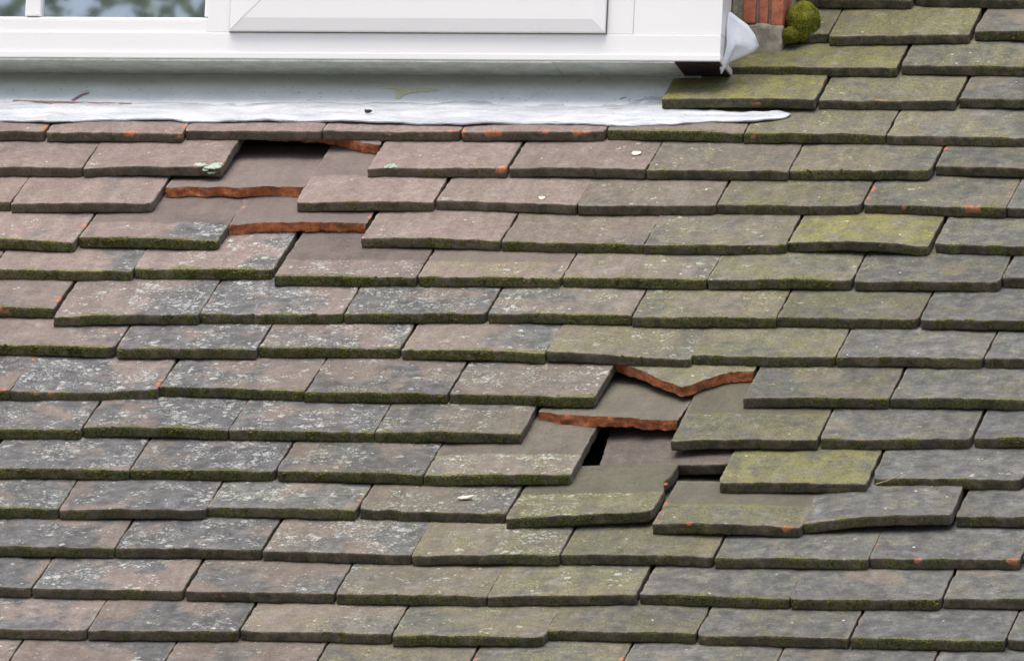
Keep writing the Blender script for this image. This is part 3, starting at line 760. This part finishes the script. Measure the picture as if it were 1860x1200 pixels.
# ------------------------------------------------------------------ lead flashing
def strip_mesh(low, upp, nfun, u0, u1, nu, nv, thick, ripple, seed):
    us = np.linspace(u0, u1, nu); vs = []; fs = []
    for layer in (0, 1):
        for a in us:
            l = float(np.interp(a, [p[0] for p in low], [p[1] for p in low])); h = float(np.interp(a, [p[0] for p in upp], [p[1] for p in upp]))
            for j in range(nv):
                s = j / (nv - 1); v = l + (h - l) * s
                q = np.array([[a * 22, v * 30, seed]])
                rp = ripple * (vnoise(q, seed)[0] + 0.5 * vnoise(q * 3.1, seed + 1)[0] + 0.3 * vnoise(q * 7.3, seed + 2)[0])
                if s in (0.0, 1.0): v += 0.0008 * vnoise(np.array([[a * 150, s, 1.0]]), seed)[0]
                vs.append((a, v, nfun(a, v) + rp - layer * thick))
    n1 = nu * nv
    for i in range(nu - 1):
        for j in range(nv - 1):
            a = i * nv + j
            fs.append((a, a + nv, a + nv + 1, a + 1)); fs.append((a + n1, a + 1 + n1, a + nv + 1 + n1, a + nv + n1))
    for i in range(nu - 1):
        a = i * nv; fs.append((a, a + n1, a + n1 + nv, a + nv)); a += nv - 1; fs.append((a, a + nv, a + nv + n1, a + n1))
    for j in range(nv - 1):
        fs.append((j, j + 1, j + 1 + n1, j + n1)); a = (nu - 1) * nv + j; fs.append((a, a + n1, a + 1 + n1, a + 1))
    return vs, fs

LOW = [[-1.0, 0.624], [-0.7697, 0.6238], [-0.7299, 0.6246], [-0.6687, 0.6194], [-0.6309, 0.6288], [-0.5289, 0.6331], [-0.5044, 0.6271], [-0.3603, 0.6344], [-0.3331, 0.6307], [-0.2646, 0.6278], [-0.1731, 0.6212], [-0.1401, 0.6272], [-0.0069, 0.6268], [0.0171, 0.6209], [0.0608, 0.6282], [0.0749, 0.6263], [0.1181, 0.64], [0.1702, 0.6411], [0.2037, 0.6546], [0.2086, 0.6675]]
UPP = [[-1.0, 0.695], [-0.7864, 0.695], [-0.7464, 0.6958], [-0.6465, 0.6977], [-0.5464, 0.6976], [-0.3477, 0.7015], [-0.215, 0.6998], [-0.1903, 0.7089], [-0.1521, 0.7162], [-0.0855, 0.7132], [-0.0187, 0.708], [0.0105, 0.728], [0.0365, 0.748], [0.0492, 0.7504], [0.060, 0.7404], [0.0752, 0.6898], [0.1451, 0.6796], [0.1997, 0.678], [0.2086, 0.672]]
def n_white(a, v): return 0.0150 - (v - 0.6) * math.tan(TILT) + (0.004 if v > 0.71 else 0.0) * min(1, (v - 0.71) / 0.03 if v > 0.71 else 0)
nside = 2 * (320 - 1) * 11
vs, fs = strip_mesh(LOW, UPP, n_white, -1.0, 0.2086, 320, 12, 0.0016, 0.0016, 31)
o = mesh_obj('flashing_strip', vs, fs, M_WHITE, flat=range(nside, len(fs))); o.matrix_world = roof_matrix(0, 0, 0)
tag(o, 'white painted lead strip with wavy lower edge dressed over the topmost tiles', 'flashing')
def n_grey(a, v):
    base = 0.0125 - (v - 0.6) * math.tan(TILT)
    return base if v < 0.69 else base + (v - 0.69) * (0.165 + 0.6 * max(0, v - 0.72))
vs, fs = strip_mesh([[-1.0, 0.655], [0.1, 0.655]], [[-1.0, 0.80], [0.1, 0.80]], n_grey, -1.0, 0.085, 200, 24, 0.002, 0.0006, 47)
o = mesh_obj('lead_apron', vs, fs, M_LEAD); o.matrix_world = roof_matrix(0, 0, 0)
tag(o, 'blue-grey lead apron sloping out from under the window sill', 'flashing')
M_BROWN = simple('brown_primer', (0.20, 0.12, 0.11), (0.32, 0.22, 0.20), 200, 0.8)
M_CREAM = simple('cream_stain', (0.55, 0.54, 0.38), (0.66, 0.66, 0.52), 200, 0.7)
def decal(name, pts, mat, parent, n0, th=0.0006):
    vs = [(a, b, n0(a, b)) for a, b in pts] + [(a, b, n0(a, b) + th) for a, b in pts]; k = len(pts)
    fs = [tuple(range(k, 2 * k))] + [(i, (i + 1) % k, (i + 1) % k + k, i + k) for i in range(k)]
    x = mesh_obj(name, vs, fs, mat, parent, smooth=False); return x
rr = random.Random(5)
top, bot = [], []
for q in range(40):
    a = -0.7314 + 0.145 * q / 39
    th_ = 0.002 + 0.006 * max(0, vnoise(np.array([[a * 120, 0, 0]]), 77)[0]) + 0.002 * rr.random()
    top.append((a, 0.7015 + 0.001 * rr.random() - 0.006 * q / 39)); bot.append((a, 0.7015 - th_ - 0.006 * q / 39))
decal('bare_patch', bot + top[::-1], M_BROWN, o, lambda a, b: n_grey(a, b) + 0.0011)['label'] = 'brown strip where the paint has peeled'
decal('bare_patch', [(-0.6614, 0.703), (-0.658, 0.703), (-0.650, 0.717), (-0.6435, 0.7215), (-0.6435, 0.7235), (-0.652, 0.7195)], M_BROWN, o, lambda a, b: n_grey(a, b) + 0.0011)
pts = [(-0.30, 0.7395), (-0.275, 0.7420), (-0.250, 0.7400), (-0.222, 0.7370), (-0.226, 0.7330), (-0.243, 0.7315), (-0.256, 0.7280), (-0.264, 0.7210), (-0.2665, 0.7120), (-0.271, 0.7120), (-0.272, 0.7220), (-0.272, 0.7320), (-0.276, 0.7375)]
decal('cream_smear', pts, M_CREAM, o, lambda a, b: n_grey(a, b) + 0.0009)

# ------------------------------------------------------------------ window
YF, ZB = 0.5412, 0.4699
win = empty('dormer_window', (-0.4, YF, ZB)); tag(win, 'white plastic window frame above the lead apron, trees mirrored in its glass', 'window')
def wbox(name, x0, x1, y0, y1, z0, z1, mat, bev=0.0, parent=None):
    b = bmesh.new(); box_bm(b, x0, x1, y0, y1, z0, z1, bev)
    ob = bm_obj(name, b, mat, None, smooth=False)
    ob.parent = parent or win
    ob.matrix_parent_inverse = Matrix.Translation(-Vector((-0.4, YF, ZB)))
    return ob
XL, XR, ZT = -1.25, 0.1205, 1.45
wbox('sill', XL, XR, YF, YF + 0.10, ZB + 0.0030, 0.4808, M_UPVC, 0.0012)
wbox('frame', XL, XR - 0.001, YF + 0.0022, YF + 0.06, 0.4808, 0.5050, M_UPVC, 0.0012)
wbox('frame', -0.5042 + 0.006, -0.4692 - 0.0008, YF + 0.003, YF + 0.06, 0.5052, ZT, M_UPVC, 0.001)
wbox('frame', -0.0181 + 0.0008, 0.0141, YF + 0.003, YF + 0.06, 0.5052, ZT, M_UPVC, 0.001)
wbox('jamb', 0.0143, XR - 0.001, YF + 0.0035, YF + 0.06, 0.5052, ZT, M_UPVC, 0.001)
wbox('frame', XL, -0.4982, YF + 0.0045, YF + 0.06, 0.5052, 0.5200, M_UPVC, 0.001)
wbox('frame', XL, XR - 0.001, YF + 0.003, YF + 0.06, ZT, ZT + 0.06, M_UPVC, 0.001)
# sloping glazing bead under the glass and beside it
b = bmesh.new()
prof = [(YF + 0.0045, 0.5201), (YF + 0.0165, 0.5258), (YF + 0.03, 0.5258), (YF + 0.03, 0.5201)]
vsx = [[b.verts.new((xx, yy, zz)) for yy, zz in prof] for xx in (XL, -0.4982)]
for q in range(4): b.faces.new((vsx[0][q], vsx[0][(q + 1) % 4], vsx[1][(q + 1) % 4], vsx[1][q]))
b.faces.new(vsx[0]); b.faces.new(vsx[1][::-1])
ob = bm_obj('glazing_bead', b, M_UPVC); ob.parent = win; ob.matrix_parent_inverse = Matrix.Translation(-Vector((-0.4, YF, ZB)))
wbox('glazing_bead', -0.5035, -0.4982, YF + 0.010, YF + 0.03, 0.5262, ZT, M_UPVC, 0.001)
wbox('glazing_bar', -0.7215, -0.7028, YF + 0.010, YF + 0.03, 0.5262, ZT, M_UPVC, 0.0015)
wbox('window_pane', XL, -0.4975, YF + 0.020, YF + 0.026, 0.5205, ZT, M_GLASS)
# opening casement: outer lip, bevelled face, dark gasket line behind
def casement(x0, x1, z0, z1):
    wbox('gasket', x0 - 0.0009, x1 + 0.0009, YF + 0.0008, YF + 0.004, z0 - 0.0009, z1, M_GASKET, 0.0004)
    b = bmesh.new(); c = 0.0155; y = YF
    rings = [(0.0, y + 0.003), (0.0, y - 0.0030), (0.0010, y - 0.0040), (c, y - 0.0066), (c + 0.024, y - 0.0070), (c + 0.0245, y - 0.0067), (c + 0.07, y - 0.0066)]
    prev = None
    for off, yy in rings:
        cur = [b.verts.new((xx, yy, zz)) for xx, zz in ((x0 + off, z0 + off), (x1 - off, z0 + off), (x1 - off, z1 - off), (x0 + off, z1 - off))]
        if prev:
            for q in range(4): b.faces.new((prev[q], prev[(q + 1) % 4], cur[(q + 1) % 4], cur[q]))
        prev = cur
    b.faces.new(prev)
    ob = bm_obj('casement', b, M_UPVC); ob.parent = win; ob.matrix_parent_inverse = Matrix.Translation(-Vector((-0.4, YF, ZB)))
    # hairline mitre joints
    for (xa, sx) in ((x0, 1), (x1, -1)):
        b = bmesh.new()
        d = 0.00022
        for (o0, y0_), (o1, y1_) in (((0.001, y - 0.0041), (c, y - 0.0068)), ((c, y - 0.0068), (c + 0.024, y - 0.0072))):
            p = [(xa + sx * o0 - d, y0_, z0 + o0 + d), (xa + sx * o0 + d, y0_, z0 + o0 - d), (xa + sx * o1 + d, y1_, z0 + o1 - d), (xa + sx * o1 - d, y1_, z0 + o1 + d)]
            b.faces.new([b.verts.new(q) for q in p])
        m_ = bm_obj('mitre_joint', b, M_GREYLINE); m_.parent = ob
        m_.matrix_parent_inverse = Matrix.Translation(-Vector((-0.4, YF, ZB)))
        m_.matrix_parent_inverse = ob.matrix_parent_inverse.copy()
        m_.location = (0, 0, 0)
        m_.matrix_parent_inverse = Matrix.Identity(4)
    return ob
M_GREYLINE = simple('joint_grey', (0.45, 0.45, 0.45), (0.5, 0.5, 0.5), 40, 0.8)
casement(-0.4692, -0.0181, 0.5056, 1.40)
# weathered board under the sill, stained wood at its right end
wbox('sill_board', XL, -0.0800, YF + 0.0008, YF + 0.12, ZB, ZB + 0.0028, M_BOARD)
wbox('sill_board', -0.0796, 0.0656, YF + 0.0008, YF + 0.12, ZB + 0.0006, ZB + 0.0028, M_BOARD)
wbox('wood_packer', 0.0660, XR - 0.002, YF + 0.003, YF + 0.12, ZB + 0.0012, ZB + 0.0028, M_WOOD)
wbox('cheek_wall', XL, 0.100, YF + 0.102, YF + 1.2, ZB + 0.0030, ZT + 0.06, M_UPVC)

# ------------------------------------------------------------------ white lead flap at the window corner
flap2d = [(0.1202, 0.5384, 0.575), (0.1239, 0.5393, 0.576), (0.1332, 0.5323, 0.577), (0.1437, 0.5249, 0.579), (0.1523, 0.5137, 0.582), (0.1577, 0.5009, 0.584), (0.1523, 0.494, 0.583), (0.1413, 0.488, 0.58), (0.1309, 0.4826, 0.577), (0.1231, 0.4773, 0.574), (0.1188, 0.4724, 0.57), (0.1174, 0.4626, 0.562), (0.1158, 0.4692, 0.562), (0.1206, 0.4856, 0.564), (0.1222, 0.4993, 0.566), (0.1199, 0.52, 0.57)]
b = bmesh.new()
cen = Vector((sum(p[0] for p in flap2d) / len(flap2d), sum(p[2] for p in flap2d) / len(flap2d), sum(p[1] for p in flap2d) / len(flap2d)))
front = []
R_ = 5
rings = []
for k in range(1, R_ + 1):
    s = k / R_
    rg = []
    for (xx, zz, yy) in flap2d:
        v = cen.lerp(Vector((xx, yy, zz)), s)
        v.y += 0.0012 * float(vnoise(np.array([[v.x * 70, v.z * 70, 0]]), 5)[0]) - 0.003 * (1 - s) ** 2
        rg.append(b.verts.new(v))
    rings.append(rg)
cv = b.verts.new(cen + Vector((0, -0.003, 0)))
K = len(flap2d)
for q in range(K): b.faces.new((cv, rings[0][q], rings[0][(q + 1) % K]))
for k in range(R_ - 1):
    for q in range(K): b.faces.new((rings[k][q], rings[k + 1][q], rings[k + 1][(q + 1) % K], rings[k][(q + 1) % K]))
bmesh.ops.recalc_face_normals(b, faces=b.faces[:])
bmesh.ops.solidify(b, geom=b.faces[:], thickness=0.0015)
o = bm_obj('lead_flap', b, simple('smooth_white_lead', (0.60, 0.64, 0.69), (0.72, 0.75, 0.79), 40, 0.5, 0.0004), smooth=True)
tag(o, 'curled white lead flap at the bottom right corner of the window', 'flashing')

# ------------------------------------------------------------------ brick pier
pier = empty('brick_pier', (0.14, 0.70, 0.52)); tag(pier, 'narrow brick and mortar pier between the window corner and the moss cushion', 'pier')
PI_ = Matrix.Translation(-Vector((0.14, 0.70, 0.52)))
def lumpy_box(name, x0, x1, y0, y1, z0, z1, mat, amp, seed, step=0.004, rnd_=0.003):
    b = bmesh.new(); box_bm(b, x0, x1, y0, y1, z0, z1, rnd_)
    for _ in range(3): bmesh.ops.subdivide_edges(b, edges=[e for e in b.edges if e.calc_length() > step], cuts=1, use_grid_fill=True)
    for v in b.verts:
        q = np.array([[v.co.x * 120, v.co.y * 120, v.co.z * 120]])
        v.co += Vector((vnoise(q, seed)[0], vnoise(q, seed + 1)[0], vnoise(q, seed + 2)[0])) * amp
    ob = bm_obj(name, b, mat, smooth=True); ob.parent = pier; ob.matrix_parent_inverse = PI_; return ob
lumpy_box('mortar', 0.1045, 0.1655, 0.684, 0.78, 0.505, 0.72, M_MORTAR, 0.0022, 3)
lumpy_box('mortar_fillet', 0.122, 0.1690, 0.672, 0.70, 0.508, 0.5475, M_MORTAR, 0.0022, 13, rnd_=0.004)
for x0, x1, z0 in ((0.1195, 0.1345, 0.5500), (0.1385, 0.1495, 0.5475), (0.1525, 0.1665, 0.5460)):
    lumpy_box('brick', x0, x1, 0.6775, 0.74, z0, 0.72, M_BRICK, 0.0012, int(x0 * 1e4), rnd_=0.002)

# ------------------------------------------------------------------ moss cushions
def cushion(name, u, v, n, a, b_, c, seed, label):
    r = np.random.RandomState(seed); pts = []
    V, F = ico()
    bm = bmesh.new(); bmesh.ops.create_icosphere(bm, subdivisions=6, radius=1)
    for vv in bm.verts:
        d = vv.co.copy()
        q = np.array([[d.x * 5, d.y * 5, d.z * 5]])
        k = 1 + 0.07 * vnoise(q * 0.5, seed)[0] + 0.03 * vnoise(q * 1.2, seed + 1)[0] + 0.02 * vnoise(q * 5, seed + 2)[0] + 0.03 * vnoise(q * 11, seed + 3)[0]
        vv.co = Vector((d.x * a, d.y * b_, max(d.z, -0.35) * c)) * float(k)
    o = bm_obj(name, bm, M_CUSHION, smooth=True)
    vs = []; fs = []
    for q in range(5200):
        d = r.randn(3); d /= np.linalg.norm(d); d[2] = abs(d[2]) * 1 - 0.15
        base = np.array([d[0] * a, d[1] * b_, max(d[2], -0.3) * c]) * 0.97
        nrm_ = d / np.linalg.norm(d)
        L = r.uniform(0.0010, 0.0024); t = np.cross(nrm_, r.randn(3)); t /= np.linalg.norm(t)
        lean = nrm_ + 0.5 * r.randn(3) * 0.6
        k = len(vs); vs += [tuple(base - t * 0.00035), tuple(base + t * 0.00035), tuple(base + lean * L)]; fs.append((k, k + 1, k + 2))
    t_ = mesh_obj('moss_shoots', vs, fs, M_CUSHION, o, smooth=False)
    o.matrix_world = roof_matrix(u, v, n)
    return tag(o, label, 'moss')
g = NT('moss_cushion_green'); P, xyz, nrm_, rd = coords(g)
n1 = g.noise(P, 60, 3); n2 = g.ramp(g.noise(P, 520, 3), 0.35, 0.65)
g.l(g.mix(g.ramp(n1, 0.3, 0.7), g.mix(n2, (0.040, 0.045, 0.010), (0.12, 0.125, 0.016)), g.mix(n2, (0.095, 0.10, 0.014), (0.24, 0.235, 0.03))), g.b.inputs['Base Color'])
g.b.inputs['Roughness'].default_value = 0.95; g.b.inputs['Specular IOR Level'].default_value = 0.05
M_CUSHION = g.m
cushion('moss_cushion', 0.1850, 0.905, 0.016, 0.0200, 0.034, 0.027, 5, 'big bright green moss cushion against the brick pier')
cushion('moss_cushion', 0.1770, 0.868, 0.016, 0.0110, 0.013, 0.011, 9, 'small brownish-green moss tuft below the big moss cushion')

# ------------------------------------------------------------------ small debris
def tube(name, pts, rad, mat, label, cat, seg=6):
    vs = []; fs = []
    P = [Vector(p) for p in pts]
    for i, p in enumerate(P):
        t = (P[min(i + 1, len(P) - 1)] - P[max(i - 1, 0)]).normalized()
        a = t.orthogonal().normalized(); b_ = t.cross(a)
        r = rad * (1 - 0.5 * i / len(P))
        for k in range(seg):
            an = 2 * math.pi * k / seg
            vs.append(tuple(p + (a * math.cos(an) + b_ * math.sin(an)) * r))
    for i in range(len(P) - 1):
        for k in range(seg):
            fs.append((i * seg + k, i * seg + (k + 1) % seg, (i + 1) * seg + (k + 1) % seg, (i + 1) * seg + k))
    o = mesh_obj(name, vs, fs, mat); o.matrix_world = roof_matrix(0, 0, 0)
    return tag(o, label, cat)
tube('dry_stalk', [(0.4665, -0.333, 0.0195), (0.478, -0.3275, 0.021), (0.488, -0.3200, 0.0225), (0.496, -0.3120, 0.024), (0.503, -0.3135, 0.023)], 0.0008, M_TWIG,
     'thin dry stalk lying across the raised dark grey tile', 'stalk')
tube('dry_straw', [(-0.058, 0.742, 0.013), (-0.046, 0.748, 0.0145), (-0.036, 0.750, 0.016), (-0.030, 0.757, 0.018), (-0.024, 0.752, 0.016), (-0.018, 0.745, 0.013)], 0.0007, M_TWIG,
     'wisp of dry straw on the lead apron under the sill', 'straw')
def blob(name, u, v, n, a, b_, c, mat, label, cat, seed, rz=0.0):
    bm = bmesh.new(); bmesh.ops.create_icosphere(bm, subdivisions=3, radius=1)
    for vv in bm.verts:
        d = vv.co.copy(); k = 1 + 0.25 * vnoise(np.array([[d.x * 2, d.y * 2, d.z * 2 + seed]]), seed)[0]
        vv.co = Vector((d.x * a, d.y * b_ + 0.35 * b_ * (d.x * d.x), d.z * c)) * float(k)
    o = bm_obj(name, bm, mat, smooth=True); o.matrix_world = roof_matrix(u, v, n, rz)
    return tag(o, label, cat)
blob('insect', -0.2934, 0.6590, 0.0112, 0.0042, 0.0030, 0.0022, M_BLACK, 'small black insect on the white flashing strip', 'insect', 3)
blob('seed_husk', 0.0135, -0.355, 0.0085, 0.0095, 0.0030, 0.0016, M_BONE, 'curled pale seed husk lying on a lichened tile', 'husk', 6, 0.3)
blob('bird_dropping', -0.0430, 0.4240, 0.0100, 0.0038, 0.0046, 0.0004, M_BONE, 'white dropping on the brown tile right of the bared mauve tile', 'dropping', 8)
blob('bird_dropping', 0.0450, 0.5560, 0.0068, 0.0056, 0.0060, 0.0004, M_CREAM, 'round cream spot on a tile in the second course below the flashing', 'dropping', 9)

# ------------------------------------------------------------------ tree across the road, seen in the glass
tree = empty('garden_tree', (-6.2, -25, -4.4)); tag(tree, 'leafy green garden tree mirrored in the window glass', 'tree')
vs = []; fs = []
def limb(p0, p1, r0, r1, seg=8):
    o = len(vs); p0 = Vector(p0); p1 = Vector(p1); t = (p1 - p0).normalized(); a = t.orthogonal().normalized(); b_ = t.cross(a)
    for p, r in ((p0, r0), ((p0 + p1) / 2 + a * r0 * 0.3, (r0 + r1) / 2), (p1, r1)):
        for k in range(seg): an = 2 * math.pi * k / seg; vs.append(tuple(p + (a * math.cos(an) + b_ * math.sin(an)) * r))
    for i in range(2):
        for k in range(seg): fs.append((o + i * seg + k, o + i * seg + (k + 1) % seg, o + (i + 1) * seg + (k + 1) % seg, o + (i + 1) * seg + k))
limb((0, 0, 0), (0.2, 0, 6), 0.28, 0.16)
rt = random.Random(11)
ends = []
for q in range(20):
    a = q * 2.4; z = 4.5 + 0.33 * q; e = Vector((0.2 + 2.0 * math.cos(a), 2.0 * math.sin(a), z + 1.4)); limb((0.15, 0, z - 1), e, 0.09, 0.03); ends.append(e)
mesh_obj('trunk', vs, fs, M_BARK, tree)
vs, fs = [], []
for q in range(34000):
    c_ = rt.choice(ends) * rt.uniform(0.85, 1.08)
    p = c_ + Vector((rt.gauss(0, 0.65), rt.gauss(0, 0.65), rt.gauss(0, 0.5)))
    a = Vector((rt.gauss(0, 1), rt.gauss(0, 1), rt.gauss(0, 1))).normalized(); b_ = a.orthogonal().normalized(); s = rt.uniform(0.025, 0.055)
    k = len(vs); vs += [tuple(p - a * s), tuple(p - b_ * s * 0.45), tuple(p + a * s), tuple(p + b_ * s * 0.45)]; fs.append((k, k + 1, k + 2, k + 3))
mesh_obj('crown', vs, fs, M_LEAF, tree, smooth=False)
